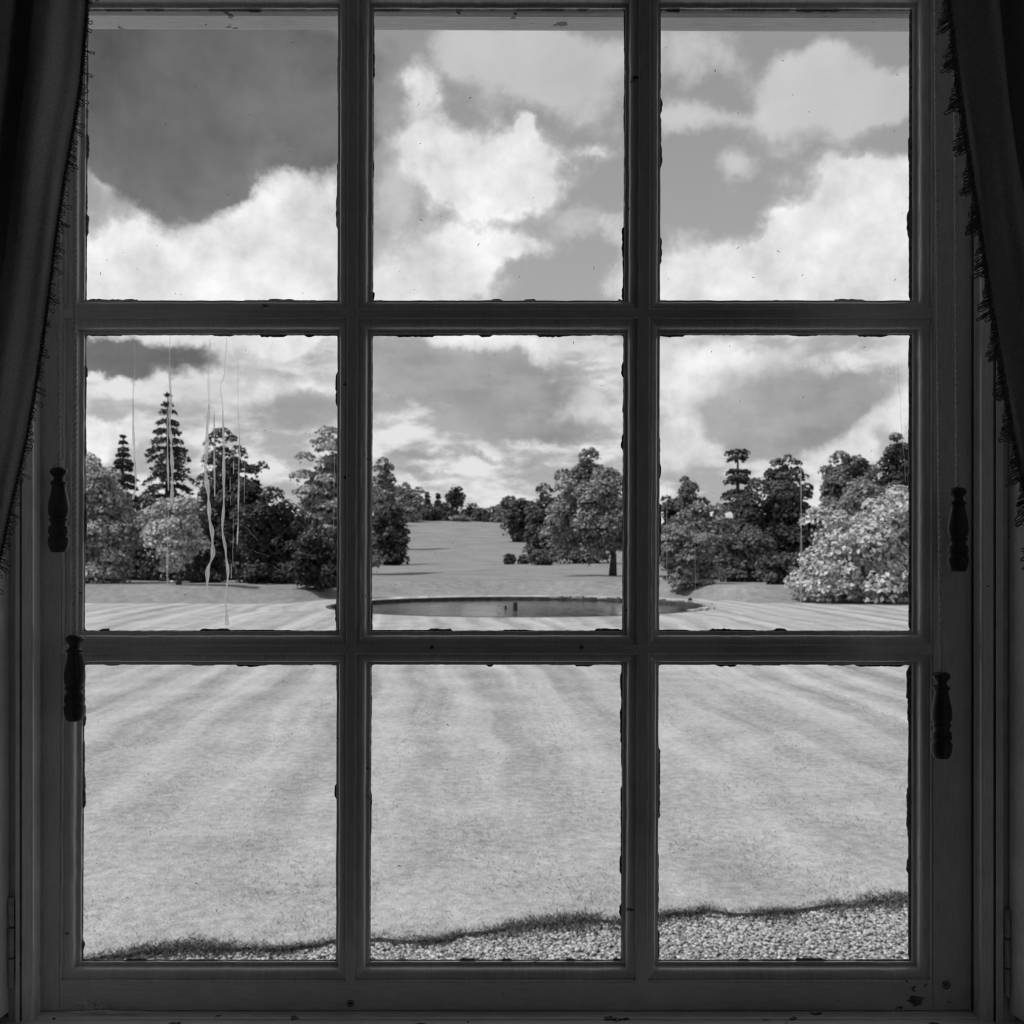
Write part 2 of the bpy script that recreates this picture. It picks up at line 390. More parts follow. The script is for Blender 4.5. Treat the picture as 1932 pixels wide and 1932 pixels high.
# gravel bed and stones
mb = MB(); gx = [-26+.5*i for i in range(105)]
mb.add([(x, 1.9, -.058) for x in gx]+[(x, edge_y(x)+.25, -.058) for x in gx], [(i, i+1, 105+i+1, 105+i) for i in range(104)])
o = mb.build('path', M_GRAVELBED); tag(o, kind='structure')
def rocks(C, R, squash=.6):                            # one deformed eight-corner stone per centre
    m = len(C); c = np.array([(x, y, z) for x in (-1, 1) for y in (-1, 1) for z in (-1, 1)], float)
    q = np.array([(0,1,3,2),(4,6,7,5),(0,4,5,1),(2,3,7,6),(0,2,6,4),(1,5,7,3)])
    s = (c[None]*rng.uniform(.45, .95, (m, 8, 3)))*R[:, None, None]*rng.uniform(.6, 1.25, (m, 1, 3)); s[..., 2] *= squash
    a = rng.uniform(0, 6.28, m); t = rng.normal(0, .4, m)
    x = s[..., 0]*np.cos(a)[:, None]-s[..., 1]*np.sin(a)[:, None]; y = s[..., 0]*np.sin(a)[:, None]+s[..., 1]*np.cos(a)[:, None]
    z = s[..., 2]+x*t[:, None]*.5
    return np.stack([x, y, z], -1).reshape(-1, 3)+np.repeat(C, 8, 0), (q[None]+8*np.arange(m)[:, None, None]).reshape(-1, 4)
m = 30000
gxr = rng.uniform(-4.2, 5.2, m); gy = np.array([edge_y(x) for x in gxr])-np.abs(rng.normal(0, .75, m))-.0+rng.uniform(0, .06, m)
C = np.stack([gxr, gy, np.full(m, -.052)+rng.uniform(0, .014, m)], 1)
Vr, Fr = rocks(C, rng.uniform(.007, .018, m))
o = mk('gravel', Vr, Fr, M_GRAVEL); tag(o, 'pale loose gravel of the drive along the lawn edge', 'gravel', kind='stuff')
m = 26
ex = np.linspace(-3, 4.6, m)+rng.uniform(-.1, .1, m); C = np.stack([ex, np.array([edge_y(x) for x in ex])-.05-rng.uniform(0, .03, m), np.full(m, -.05)], 1)
# grass blades near the window: turf and the overgrown edge
def blades(cx, cy, cz, h, w, lean):
    m = len(cx); a = rng.uniform(0, 6.28, m); dxy = np.stack([np.cos(a), np.sin(a)], 1)
    l = rng.normal(0, 1, (m, 2))*lean[:, None] if hasattr(lean, '__len__') else rng.normal(0, lean, (m, 2))
    B = np.stack([cx, cy, cz], 1); w3 = np.concatenate([dxy*(w/2)[:, None], np.zeros((m, 1))], 1)
    mid = B+np.concatenate([l*.35, (h*.6)[:, None]], 1); tip = B+np.concatenate([l, h[:, None]], 1)
    V = np.stack([B-w3, B+w3, mid+w3*.7, tip, mid-w3*.7], 1).reshape(-1, 3)
    return V
m = 42000
t = rng.uniform(0, 1, m)**1.6; d = 14*t; bx = rng.uniform(-1, 1, m)*(4.6+d*.62)+.3; by = np.array([edge_y(x) for x in bx])+d
Vb = blades(bx, by, np.full(m, -.012), rng.uniform(.012, .034, m)*(1-.3*t), rng.uniform(.004, .008, m)*(1+t*1.2), .022)
Fb = (np.arange(5)[None]+5*np.arange(m)[:, None])
o = mk('grass', Vb, Fb, M_BLADE); tag(o, 'short mown grass in front of the window', 'grass', kind='stuff')
m = 26000
bx = rng.uniform(-4.5, 5.3, m); amp = .5+.5*np.sin(bx*1.9+.6)*np.sin(bx*.83+2); by = np.array([edge_y(x) for x in bx])+rng.normal(-.01, .06, m)*(.35+1.3*amp)
Vb = blades(bx, by, np.full(m, -.058), rng.uniform(.03, .075, m)*(.6+.5*amp), rng.uniform(.004, .008, m), .03)
m3 = 15000; bx = rng.uniform(-4.5, 5.3, m3); am = .5+.5*np.sin(bx*3.7+.3)*np.sin(bx*1.27+1); by = np.array([edge_y(x) for x in bx])+np.abs(rng.normal(0, .06, m3))*(.25+am)-.02
Vb = np.concatenate([Vb, blades(bx, by, np.full(m3, -.02), rng.uniform(.02, .055, m3)*(.5+.6*am), rng.uniform(.004, .008, m3), .03)]); m += m3
kx = Vb.reshape(-1, 5, 3)[:, 0, 0]; gate = .62+.55*np.sin(kx*2.7+1.2)*np.sin(kx*4.9)+.25*np.sin(kx*13+2); Vb = Vb.reshape(-1, 5, 3)[rng.random(m) < gate].reshape(-1, 3); m = len(Vb)//5
o = mk('edge_grass', Vb, (np.arange(5)[None]+5*np.arange(m)[:, None]), M_EDGE); tag(o, 'dark ragged grass fringe along the lawn edge by the gravel', 'grass', kind='stuff')

# ------------------------------------------------------------------ pond
pond = empty('pond', (PX, PY, 0), 'round ornamental pond sunk in the lawn before the bank', 'pond')
k = 96; ring = [(PX+PR*math.cos(2*math.pi*i/k), PY+PR*math.sin(2*math.pi*i/k)) for i in range(k)]
mk('water', [(x, y, -.13) for x, y in ring], [tuple(range(k))], M_WATER, pond)
mb = MB(); rin = [(PX+(PR-.12)*math.cos(2*math.pi*i/k), PY+(PR-.12)*math.sin(2*math.pi*i/k)) for i in range(k)]
rout = [(PX+(PR+.12)*math.cos(2*math.pi*i/k), PY+(PR+.12)*math.sin(2*math.pi*i/k)) for i in range(k)]
mb.add([(x, y, -.6) for x, y in rin]+[(x, y, .015) for x, y in rin]+[(x, y, .015) for x, y in rout]+[(x, y, -.1) for x, y in rout],
       [f for i in range(k) for f in ((i, (i+1) % k, k+(i+1) % k, k+i), (k+i, k+(i+1) % k, 2*k+(i+1) % k, 2*k+i), (2*k+i, 2*k+(i+1) % k, 3*k+(i+1) % k, 3*k+i))])
mb.build('retaining_wall', M_RIM, pond)
a = -.62
while a < 1.35:                                        # loose coping on the far right rim
    w = random.uniform(.03, .075)
    if random.random() < .8:
        r0, r1 = PR-.1+random.uniform(-.05, .05), PR+.3+random.uniform(-.1, .1); zt = .05+random.uniform(0, .06)
        q = [(PX+r*math.cos(t), PY+r*math.sin(t)) for r, t in ((r0, a), (r1, a), (r1, a+w), (r0, a+w))]
        mb = MB(); mb.hexa([(x, y, -.04) for x, y in q], [(PX+(x-PX)*random.uniform(.995, 1.005), y+random.uniform(-.02, .02), zt+random.uniform(-.02, .02)) for x, y in q])
        mb.build('stone', M_COPE, pond)
    a += w+random.choice((.006, .01, .03, .07))
for px, row, h, lab in ((954, 1153, .28, 'short thin dark post standing in the middle of the pond'), (972, 1152, .42, 'thicker dark post in the pond, right of the thin one'), (1302, 1143, .42, 'dark stump of a post at the right end of the pond')):
    Y = 2.87*F/(row-HY); c = P(px, row, Y); mb = MB(); r = .05 if h < .3 else .11
    mb.lathe((c.x, c.y, -.5), [(r*1.1, 0), (r, .23), (r*.95, .23+h*.9), (r*.5, .23+h), (r*.05, .24+h)], 8)
    o = mb.build('mooring_post', M_POST); tag(o, lab, 'post')

# ------------------------------------------------------------------ trees
def leafquads(C, N, size, asp=.55):
    m = len(C); N = N/np.linalg.norm(N, axis=1, keepdims=True)
    t = rng.normal(size=(m, 3)); t -= N*(t*N).sum(1, keepdims=True); t /= np.linalg.norm(t, axis=1, keepdims=True)
    u = np.cross(N, t); s = size*rng.uniform(.6, 1.4, m); s = s[:, None]
    V = np.stack([C-t*s*.5, C+u*s*asp*.5+N*s*.06, C+t*s*.5-N*s*.08, C-u*s*asp*.5+N*s*.06], 1).reshape(-1, 3)
    return V, (np.arange(4)[None]+4*np.arange(m)[:, None])
def sph(m):
    v = rng.normal(size=(m, 3)); return v/np.linalg.norm(v, axis=1, keepdims=True)
def broadleaf(name, label, px, w, top, bot, Y, alb, cat='tree', group=None, puff=.26, leaf=7.5, dens=1.0, trunk=None, layer=0.0, base=None, open_=0.0, power=2.0, skew=0.0, seed=0):
    global rng; rng = np.random.default_rng(int(px*7+top*3+Y+seed))
    c0 = P(px, top, Y); c1 = P(px, bot, Y); x = c0.x
    zg = tz(x, Y) if base is None else base
    rx = w/2/F*Y; ztop = c0.z; zbot = max(min(c1.z, ztop-.3), zg-.2); zbot = zbot-(.3*(ztop-zg) if zbot < zg+.35 and trunk is None and name != 'small_tree' else 0); rz = (ztop-zbot)/2; cz = zbot+rz; ry = rx*.7
    tx = x if trunk is None else (trunk-HX)/F*Y
    root = empty(name, (tx, Y, zg), label, cat, group)
    pr = puff*min(rx, rz*1.3)
    npf = int(max(14, 2.1*(1/puff)**2*max(1, rz/rx)))
    d = sph(npf); d[:, 1] = -np.abs(d[:, 1])*.9+.15*d[:, 1]*0+np.where(rng.random(npf) < .25, 1.2*np.abs(d[:, 1]), 0)
    sh = np.sign(d)*np.abs(d)**(2/power)                # power above 2 makes a boxier, fuller mass
    k = (1-pr/np.array([rx, ry, rz])*.85).clip(.25, 1); rad = rng.uniform(.62, 1.06, (npf, 1))
    pc = sh*k*np.array([rx, ry, rz])*rad
    if skew: pc[:, 0] += skew*rx*(pc[:, 2]/rz)
    pc += np.array([x, Y, cz]); prs = pr*rng.uniform(.6, 1.35, npf)
    pc[:, 2] = np.maximum(pc[:, 2], zg+prs*.5)
    area = np.pi*(w/2)*((bot-top)/2)
    m = int(area/(leaf*leaf*.5)*8.5*dens); idx = rng.choice(npf, m, p=prs**2/np.sum(prs**2))
    dv = sph(m); dv[:, 2] = np.where(rng.random(m) < .85, np.abs(dv[:, 2]), dv[:, 2]); dv[:, 1] = np.where(rng.random(m) < .75, -np.abs(dv[:, 1]), dv[:, 1])
    sq = np.array([1, 1, 1-layer])
    C = pc[idx]+dv*sq*(prs[idx]*rng.uniform(.72, 1.12, m)**.8)[:, None]
    C[:, 2] = np.maximum(C[:, 2], zg+.05)
    N = dv*.75+rng.normal(0, .38, (m, 3))+np.array([0, -.1, .3])
    V1, F1 = leafquads(C, N, leaf/F*Y, .62)
    m2 = int(m*.4*(1-open_)); q = sph(m2)*rng.uniform(.1, .66, (m2, 1)); C2 = q*np.array([rx, ry, rz])+np.array([x+0*tx, Y, cz])
    if skew: C2[:, 0] += skew*rx*q[:, 2]
    C2[:, 2] = np.maximum(C2[:, 2], zg+.05)
    V2, F2 = leafquads(C2, rng.normal(0, 1, (m2, 3)), leaf*1.8/F*Y, .7)       # the deep leaves that close the crown
    Fa = np.concatenate([F1, F2+len(V1)]); Vall = [V1, V2]; tri = np.concatenate([Fa[:, [0, 1, 2]], Fa[:, [0, 2, 3]]])
    f = mk('foliage', np.concatenate(Vall), tri, leaf_mat(alb), root); f['kind'] = 'stuff'
    tr = max(.12, rx*.05); mb = MB(); zc = cz+rz*.2
    mb.tube([(tx, Y, zg-.15), (tx+tr*.3, Y, zg+(zc-zg)*.3), (x*.3+tx*.7, Y, zg+(zc-zg)*.6), (x*.6+tx*.4, Y, zc)], [tr*1.5, tr, tr*.8, tr*.4], 8)
    mb.build('trunk', M_BARK, root, True)
    if trunk is not None:
        for s in range(5):
            an = s*1.3+.4; e = Vector((x+rx*.6*math.cos(an), Y+ry*.5*math.sin(an), cz+rz*random.uniform(-.1, .4))); st = Vector((tx, Y, zg+(zc-zg)*random.uniform(.3, .55)))
            mb = MB(); mb.tube([st, st.lerp(e, .5)+Vector((0, 0, .3)), e], [tr*.5, tr*.35, tr*.12], 6); mb.build('branch', M_BARK, root, True)
    return root
def conifer(name, label, px, w, top, Y, alb, group=None, tiers=16, droop=.35, leaf=7, sparse=1.0, taper=.8, bot=None, crown_from=0.0, tipw=.03):
    global rng; rng = np.random.default_rng(int(px*7+top*3+Y)); random.seed(int(px))
    c0 = P(px, top, Y); x = c0.x; zg = tz(x, Y); H = c0.z-zg; R = w/2/F*Y
    root = empty(name, (x, Y, zg), label, 'tree', group)
    Cs = []; Ns = []; s1 = leaf/F*Y
    mb = MB(); mb.tube([(x, Y, zg-.15), (x, Y, zg+H*.5), (x, Y, zg+H*.985)], [R*.11, R*.06, R*.012], 8); mb.build('trunk', M_BARK, root, True)
    br = MB()
    for t in range(tiers):
        h = crown_from+(1-crown_from)*(t+.5)/tiers; h = min(.985, h+random.uniform(-.35, .35)/tiers); L0 = R*(max(tipw, (1-h))**taper)*random.uniform(.8, 1.12)
        for q in range(9):
            a = q*2*math.pi/9+t*1.1+random.uniform(-.3, .3); Lb = L0*random.uniform(.62, 1.12); z0 = zg+H*h
            e = Vector((x+Lb*math.cos(a), Y+Lb*math.sin(a), z0-(droop+random.uniform(-.14, .14))*Lb)); st = Vector((x, Y, z0))
            br.tube([st, st.lerp(e, .5)+Vector((0, 0, .08*Lb)), e], [R*.02, R*.015, R*.006], 3, False)
            m = int(max(5, Lb/s1*9*sparse)); u = np.sqrt(rng.uniform(.02, 1, m)); pos = np.array(st)[None]*(1-u)[:, None]+np.array(e)[None]*u[:, None]
            pos[:, 2] += .15*Lb*np.sin(u*np.pi)
            wd = .2*Lb*(1-u*.5)+s1*.4
            pos += np.stack([-math.sin(a)*rng.normal(0, 1, m)*wd*.6, math.cos(a)*rng.normal(0, 1, m)*wd*.6, -np.abs(rng.normal(0, .16, m))*(Lb*.35+s1)], 1)
            Cs.append(pos); Ns.append(rng.normal(0, .5, (m, 3))+np.array([math.cos(a)*.4, math.sin(a)*.4-.15, .55]))
    V1, F1 = leafquads(np.concatenate(Cs), np.concatenate(Ns), s1*1.25, .5)
    f = mk('foliage', V1, F1, leaf_mat(alb), root); f['kind'] = 'stuff'
    o = br.build('branches', M_BARK, root); o['kind'] = 'stuff'
    return root
B = broadleaf
# left-hand group
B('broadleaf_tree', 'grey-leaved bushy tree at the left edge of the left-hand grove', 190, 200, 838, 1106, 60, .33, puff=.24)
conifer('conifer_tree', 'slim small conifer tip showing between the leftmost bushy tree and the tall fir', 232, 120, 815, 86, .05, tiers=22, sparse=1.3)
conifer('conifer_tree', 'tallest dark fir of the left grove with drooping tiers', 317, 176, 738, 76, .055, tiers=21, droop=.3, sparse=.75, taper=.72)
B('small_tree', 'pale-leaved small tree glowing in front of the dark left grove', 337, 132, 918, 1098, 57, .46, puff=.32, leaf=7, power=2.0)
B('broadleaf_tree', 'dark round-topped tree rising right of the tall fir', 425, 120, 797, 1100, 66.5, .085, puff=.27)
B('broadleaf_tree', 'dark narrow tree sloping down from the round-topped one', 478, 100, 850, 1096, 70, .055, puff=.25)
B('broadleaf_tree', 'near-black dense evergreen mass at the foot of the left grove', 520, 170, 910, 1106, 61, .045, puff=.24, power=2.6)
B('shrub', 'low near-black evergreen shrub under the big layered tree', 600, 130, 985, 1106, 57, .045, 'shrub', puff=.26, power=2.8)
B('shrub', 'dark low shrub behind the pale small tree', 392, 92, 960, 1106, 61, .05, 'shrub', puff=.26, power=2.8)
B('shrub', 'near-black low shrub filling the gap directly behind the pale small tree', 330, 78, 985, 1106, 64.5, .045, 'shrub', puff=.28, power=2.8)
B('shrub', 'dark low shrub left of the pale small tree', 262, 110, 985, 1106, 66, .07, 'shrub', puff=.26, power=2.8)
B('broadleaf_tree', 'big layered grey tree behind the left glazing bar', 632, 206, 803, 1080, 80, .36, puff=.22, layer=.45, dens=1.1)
B('broadleaf_tree', 'grey tree beyond the left side of the window frame', 40, 200, 800, 1104, 66, .14)
# beside and beyond the meadow
B('shrub', 'dark bush at the left foot of the meadow hill', 738, 88, 948, 1064, 108, .06, 'shrub', puff=.25, power=2.4)
B('shrub', 'grey bush just behind the dark one at the left of the hill', 712, 60, 985, 1066, 112, .15, 'shrub', puff=.3)
B('broadleaf_tree', 'mid-grey tree peeping past the left glazing bar above the dark bush', 722, 66, 868, 1010, 150, .22, puff=.27)
B('broadleaf_tree', 'pale hazy tree at the left end of the hilltop row', 768, 86, 906, 992, 236, .28, puff=.25, leaf=6)
B('broadleaf_tree', 'smaller pale tree below the left end of the hilltop row', 745, 60, 940, 1000, 215, .22, puff=.28, leaf=6)
FAR = [(806,34,926,988,266,.08,'c','narrow dark conifer, first from the left on the hilltop'),(826,30,930,988,290,.08,'c','narrow dark conifer, second from the left on the hilltop'),
 (845,46,945,990,304,.085,'b','dark round tree left of the tall pine on the hilltop'),(860,40,914,990,270,.075,'p','tall dark pine standing out of the hilltop row'),
 (886,48,946,992,300,.085,'b','dark round tree right of the tall pine on the hilltop'),(910,46,955,994,280,.09,'b','dark low tree in the dip of the hilltop row'),
 (934,44,953,996,298,.10,'b','grey tree right of the dip in the hilltop row'),(958,50,936,1000,262,.16,'b','lighter bare-topped tree at the right end of the hilltop row'),
 (815,56,955,990,254,.10,'b','dark hedge-like tree under the two narrow conifers')]
for px, w, t, bt, Y, al, ty, lab in FAR:
    if ty == 'c': conifer('conifer_tree', lab, px, w, t, Y, al, 'trees along the hilltop', tiers=10, leaf=6, sparse=1.2)
    elif ty == 'p': B('pine_tree', lab, px, w, t, 965, Y, al, 'tree', 'trees along the hilltop', puff=.32, leaf=6, base=None)
    else: B('broadleaf_tree', lab, px, w, t, bt, Y, al, 'tree', 'trees along the hilltop', puff=.3, leaf=6)
B('shrub', 'pale rounded bush under the tall pine on the hilltop', 868, 56, 972, 992, 250, .26, 'shrub', 'bushes below the hilltop trees', puff=.35, leaf=6)
B('shrub', 'dark rounded bush right of the pale one on the hilltop', 920, 32, 980, 996, 250, .08, 'shrub', 'bushes below the hilltop trees', puff=.35, leaf=6)
B('shrub', 'grey bush at the right end of the hilltop bushes', 945, 44, 968, 1000, 245, .18, 'shrub', 'bushes below the hilltop trees', puff=.35, leaf=6)
# right of the meadow
B('broadleaf_tree', 'dark wide tree leaning over the right side of the hill', 990, 100, 925, 1022, 170, .075, puff=.26)
B('broadleaf_tree', 'dark tree between the leaning tree and the big oak', 1035, 100, 912, 1055, 130, .08, puff=.25)
B('broadleaf_tree', 'tall domed dark tree behind the big oak', 1103, 136, 846, 1060, 112, .14, puff=.24)
B('oak_tree', 'big spreading oak with visible trunk on the terrace right of the pond', 1118, 216, 882, 1074, 75, .25, puff=.2, trunk=1156, leaf=7)
for i_, (px, w, t, bt, Y, al, lab) in enumerate([(962,30,1043,1066,108,.06,'small dark bush, leftmost of the three left of the oak'),(988,30,1046,1066,108,.07,'small dark bush, middle of the three left of the oak'),(1022,70,1036,1066,104,.12,'wider grey bush, nearest the oak of the three')]):
    B('shrub', lab, px, w, t, bt, Y, al, 'shrub', 'small bushes left of the oak', puff=.3, leaf=6)
# right-hand group
B('broadleaf_tree', 'dark tree at the left end of the right-hand grove', 1285, 120, 896, 1092, 90, .10, puff=.24)
B('shrub', 'grey layered shrub at the left foot of the right-hand grove', 1298, 130, 985, 1104, 59, .24, 'shrub', puff=.23, layer=.3, power=2.5)
B('shrub', 'grey sprawling shrub above the layered one in the right grove', 1330, 120, 935, 1092, 70, .22, 'shrub', puff=.24)
conifer('cedar_tree', 'open-branched cedar with a tufted top above the right grove', 1392, 150, 846, 96, .06, tiers=11, droop=.08, sparse=.8, taper=.75, crown_from=.3, tipw=.22)
B('broadleaf_tree', 'round dark tree with gaps of sky above the right grove', 1482, 104, 853, 1010, 92, .10, puff=.22, open_=.7, dens=.8)
B('broadleaf_tree', 'broad near-black tree in the middle of the right grove', 1470, 226, 900, 1096, 79, .06, puff=.22, power=2.3)
B('shrub', 'dull dark shrub below the near-black tree of the right grove', 1405, 140, 985, 1104, 63, .13, 'shrub', puff=.22, power=2.5)
B('shrub', 'small dark shrub at the foot of the big pale bush', 1475, 110, 1035, 1106, 58, .085, 'shrub', puff=.26, power=2.5)
B('broadleaf_tree', 'smooth domed grey tree behind the big pale bush', 1600, 146, 850, 1010, 90, .15, puff=.24)
B('broadleaf_tree', 'dark tall tree at the right edge of the right window panes', 1692, 84, 814, 1000, 86, .075, puff=.24, open_=.6)
B('broadleaf_tree', 'pale loose tree just behind the top of the big pale bush', 1650, 170, 895, 1050, 74, .24, puff=.24)
B('rhododendron_bush', 'huge pale-leaved bush at the right edge of the lawn', 1692, 410, 880, 1132, 53, .50, 'shrub', puff=.15, leaf=9.5, dens=1.25, power=2.0, skew=.32)
B('broadleaf_tree', 'grey tree beyond the right side of the window frame', 1850, 220, 830, 1104, 72, .12)

# ------------------------------------------------------------------ room shell
RX0, RX1, RY0, RZ0, RZ1, YW, YO = -2.5, 2.7, -3.6, 1.0, 4.3, 1.22, 1.80
OX0, OX1, OZ0, OZ1 = -.80, .80, 1.90, 3.80            # opening for the window
mb = MB(); mb.box(RX0-.3, -.93, YW, YO, -.2, 6.5); mb.box(.93, RX1+.3, YW, YO, -.2, 6.5); mb.box(-.93, .93, YW, YO, OZ1, 6.5); mb.box(-.93, .93, YW, YO, -.2, 1.80)
o = mb.build('wall_front', M_WALL); tag(o, kind='structure')
mb = MB(); mb.box(RX0-.3, RX0, RY0, YW, RZ0, RZ1); o = mb.build('wall_left', M_WALL); tag(o, kind='structure')
wy0, wy1 = -2.1, -1.2                                  # unseen opening added behind the camera to light the left curtain
mb = MB(); mb.box(RX1, RX1+.3, RY0, wy0, RZ0, RZ1); mb.box(RX1, RX1+.3, wy1, YW, RZ0, RZ1); mb.box(RX1, RX1+.3, wy0, wy1, RZ0, 2.0); mb.box(RX1, RX1+.3, wy0, wy1, 3.4, RZ1)
o = mb.build('wall_right', M_WALL); tag(o, kind='structure')
mb = MB(); mb.box(RX0-.3, RX1+.3, RY0-.3, RY0, RZ0, RZ1); o = mb.build('wall_back', M_WALL); tag(o, kind='structure')
mb = MB(); mb.box(RX0-.3, RX1+.3, RY0-.3, YW, RZ0-.2, RZ0); o = mb.build('floor', M_FLOOR); tag(o, kind='structure')
mb = MB(); mb.box(RX0-.3, RX1+.3, RY0-.3, YW, RZ1, RZ1+.3); o = mb.build('ceiling', M_CEIL); tag(o, kind='structure')

# ------------------------------------------------------------------ the sash window
win = empty('window_1', (-.016, 1.5, 1.935), kind='structure')
YF, YG = 1.500, 1.527
XT = [162, 638, 704, 1180, 1247, 1723]; XB = [152, 634, 697, 1173, 1241, 1721]; ROW = [(15, 567), (630, 1191), (1254, 1815)]
def ex(i, row): t = (row-16)/(1815-16); return XT[i]+(XB[i]-XT[i])*t
PROF = [(0, 1.532), (0, 1.5255), (.0008, 1.5245), (.0045, 1.5238), (.0050, 1.5225), (.0053, 1.516)]
for q in range(1, 9):
    a = q/9*math.pi/2; PROF.append((.0053+.0114*(1-math.cos(a)), 1.516-.0100*math.sin(a)))
PROF += [(.0168, 1.5062), (.0176, 1.5060), (.0176, 1.5012), (.0196, YF), (.0215, YF+.004), (.0215, 1.532)]
def offset_quad(q, d):                                 # push the four sides of a quad (x, z) outward by d
    out = []
    for i in range(4):
        p0, p1, p2 = Vector(q[i-1]), Vector(q[i]), Vector(q[(i+1) % 4])
        e1 = (p1-p0).normalized(); e2 = (p2-p1).normalized()
        n1 = Vector((e1.y, -e1.x)); n2 = Vector((e2.y, -e2.x))
        m_ = (n1+n2)/(1+n1.dot(n2)); out.append(p1+m_*d)
    return out
OUT = {}
for r in range(3):
    for c in range(3):
        t, bt = ROW[r]; q = []
        for px, row in ((ex(2*c, t), t), (ex(2*c, bt), bt), (ex(2*c+1, bt), bt), (ex(2*c+1, t), t)):
            v = P(px, row, 1.5255); q.append((v.x, v.z))
        OUT[r, c] = offset_quad(q, .0196)
        V = []; Fc = []; n = len(PROF)
        SEG = 26                                       # sides in short pieces, a hair uneven as brushed old paint is
        loop = []
        for i in range(4):
            for s_ in range(SEG): loop.append((i, s_/SEG))
        qs = [offset_quad(q, d) for d, _ in PROF]
        for (i, f_) in loop:
            jit = random.gauss(0, .00022) if f_ else 0
            for k_, (d, y) in enumerate(PROF):
                p = qs[k_][i].lerp(qs[k_][(i+1) % 4], f_); V.append((p.x+(jit if 0 < k_ < n-2 and i in (0, 2) else 0), y+(jit*.6 if 2 < k_ < n-2 else 0), p.y+(jit if 0 < k_ < n-2 and i in (1, 3) else 0)))
        nl = len(loop)
        for i in range(nl):
            for k_ in range(n-1): Fc.append((i*n+k_, ((i+1) % nl)*n+k_, ((i+1) % nl)*n+k_+1, i*n+k_+1))
        o = fix(mk('glazing_moulding', V, Fc, M_SASH if False else M_SASHH if False else M_SASH, win, False))
        # glass
        g = offset_quad(q, .003)
        mb = MB(); mb.hexa([(p.x, YG, p.y) for p in g], [(p.x, YG+.003, p.y) for p in g])
        pane = mb.build('pane', M_GLASS, win)
        # ragged putty on the outer face of the glass
        V = []; NP = 90
        for i in range(4):
            for s_ in range(NP):
                f_ = s_/NP; i0 = random.random(); wv = .0003+.0005*random.random()
                if s_ == 0: chip, left_ = 0, 0
                if left_ <= 0: chip, left_ = random.choice((0, 0, 0, 0, .0008, .0014, .003)), random.randint(2, 11)
                left_ -= 1; wv += (.0028 if c == 2 and i == 2 else 0)+ chip*random.uniform(.6, 1.1)
                if s_ == 0: wv = .0015
                po = offset_quad(q, .004); pi_ = offset_quad(q, -wv)
                a = po[i].lerp(po[(i+1) % 4], f_); bq = pi_[i].lerp(pi_[(i+1) % 4], f_)
                V += [(a.x, YG+.0034, a.y), (bq.x, YG+.0034, bq.y), (bq.x, YG+.006, bq.y), (a.x, YG+.012, a.y)]
        m_ = 4*NP; Fc = [(i*4+k_, ((i+1) % m_)*4+k_, ((i+1) % m_)*4+(k_+1) % 4, i*4+(k_+1) % 4) for i in range(m_) for k_ in range(4)]
        o = mk('putty', V, Fc, M_PUTTY, None); o.parent = pane; o.matrix_parent_inverse = Matrix.Translation(-Vector(win.location))@Matrix.Identity(4)
        o.matrix_parent_inverse = Matrix.Identity(4); fix(o)
        # specks and scratches
        mb = MB()
        for s_ in range(16):
            u, w_ = random.random(), random.random()**.7
            px = ex(2*c, t)+8+(ex(2*c+1, t)-ex(2*c, t)-16)*u; py = t+10+(bt-t-20)*(w_ if r == 0 else random.random()); y = YG-.0004
            a = random.uniform(0, 3.1); l = random.choice((.8, .8, 1, 1.4, 3)); wd = .5
            ca, sa = math.cos(a), math.sin(a)
            q0 = [P(px+ca*l*k1-sa*wd*k2, py+sa*l*k1+ca*wd*k2, y) for k1, k2 in ((-1, -.6), (0, -1), (1, -.5), (1, .5), (0, 1), (-1, .6))]
            mb.add(q0+[v+Vector((0, .0004, 0)) for v in q0], [(0,1,2,3,4,5), (11,10,9,8,7,6)]+[(i, i+6, (i+1) % 6+6, (i+1) % 6) for i in range(6)])
        o = mk('specks', mb.v, mb.f, M_SPECK, None); o.parent = pane; o['kind'] = 'stuff'
        OUT[r, c, 'pane'] = pane
YB = 1.545
def xz(v, y): return (v.x, y, v.y)
def face(mbx, quad): mbx.hexa([(x, YF, z) for x, z in quad], [(x, YB, z) for x, z in quad])
# each bar is the wood left between the mouldings (with the fillet's small overlap)
for c in (0, 1):                                        # vertical bars, full height
    tl, bl, tr_, br_ = OUT[0, c][3], OUT[2, c][2], OUT[0, c+1][0], OUT[2, c+1][1]
    mb = MB(); face(mb, [(tl.x, tl.y), (bl.x, bl.y), (br_.x, br_.y), (tr_.x, tr_.y)]); mb.build('vertical_bar', M_SASH, win)
for r in (0, 1):
    mb = MB()
    for c in range(3):
        a, b_, c_, d_ = OUT[r, c][1], OUT[r+1, c][0], OUT[r+1, c][3], OUT[r, c][2]
        face(mb, [(a.x, a.y), (b_.x, b_.y), (c_.x, c_.y), (d_.x, d_.y)])
    mb.build('horizontal_bar', M_SASHH, win)
zt = P(0, -48, YF).z; zbt = P(0, 1906, YF).z
L0, L1 = P(77, 0, YF).x, P(77, 1900, YF).x; R0 = P(1832, 0, YF).x
tl, bl = OUT[0, 0][0], OUT[2, 0][1]; tr_, br_ = OUT[0, 2][3], OUT[2, 2][2]
mb = MB(); face(mb, [(L0, zt), (L0, zbt), (bl.x-.0012, zbt), (bl.x-.0012, bl.y), (tl.x, tl.y)][:0] or [(L0, zt), (L0, zbt), (bl.x-.001, zbt), (tl.x, zt)]); mb.build('stile', M_SASH, win)
mb = MB(); face(mb, [(tr_.x, zt), (br_.x+.001, zbt), (R0, zbt), (R0, zt)]); mb.build('stile', M_SASH, win)
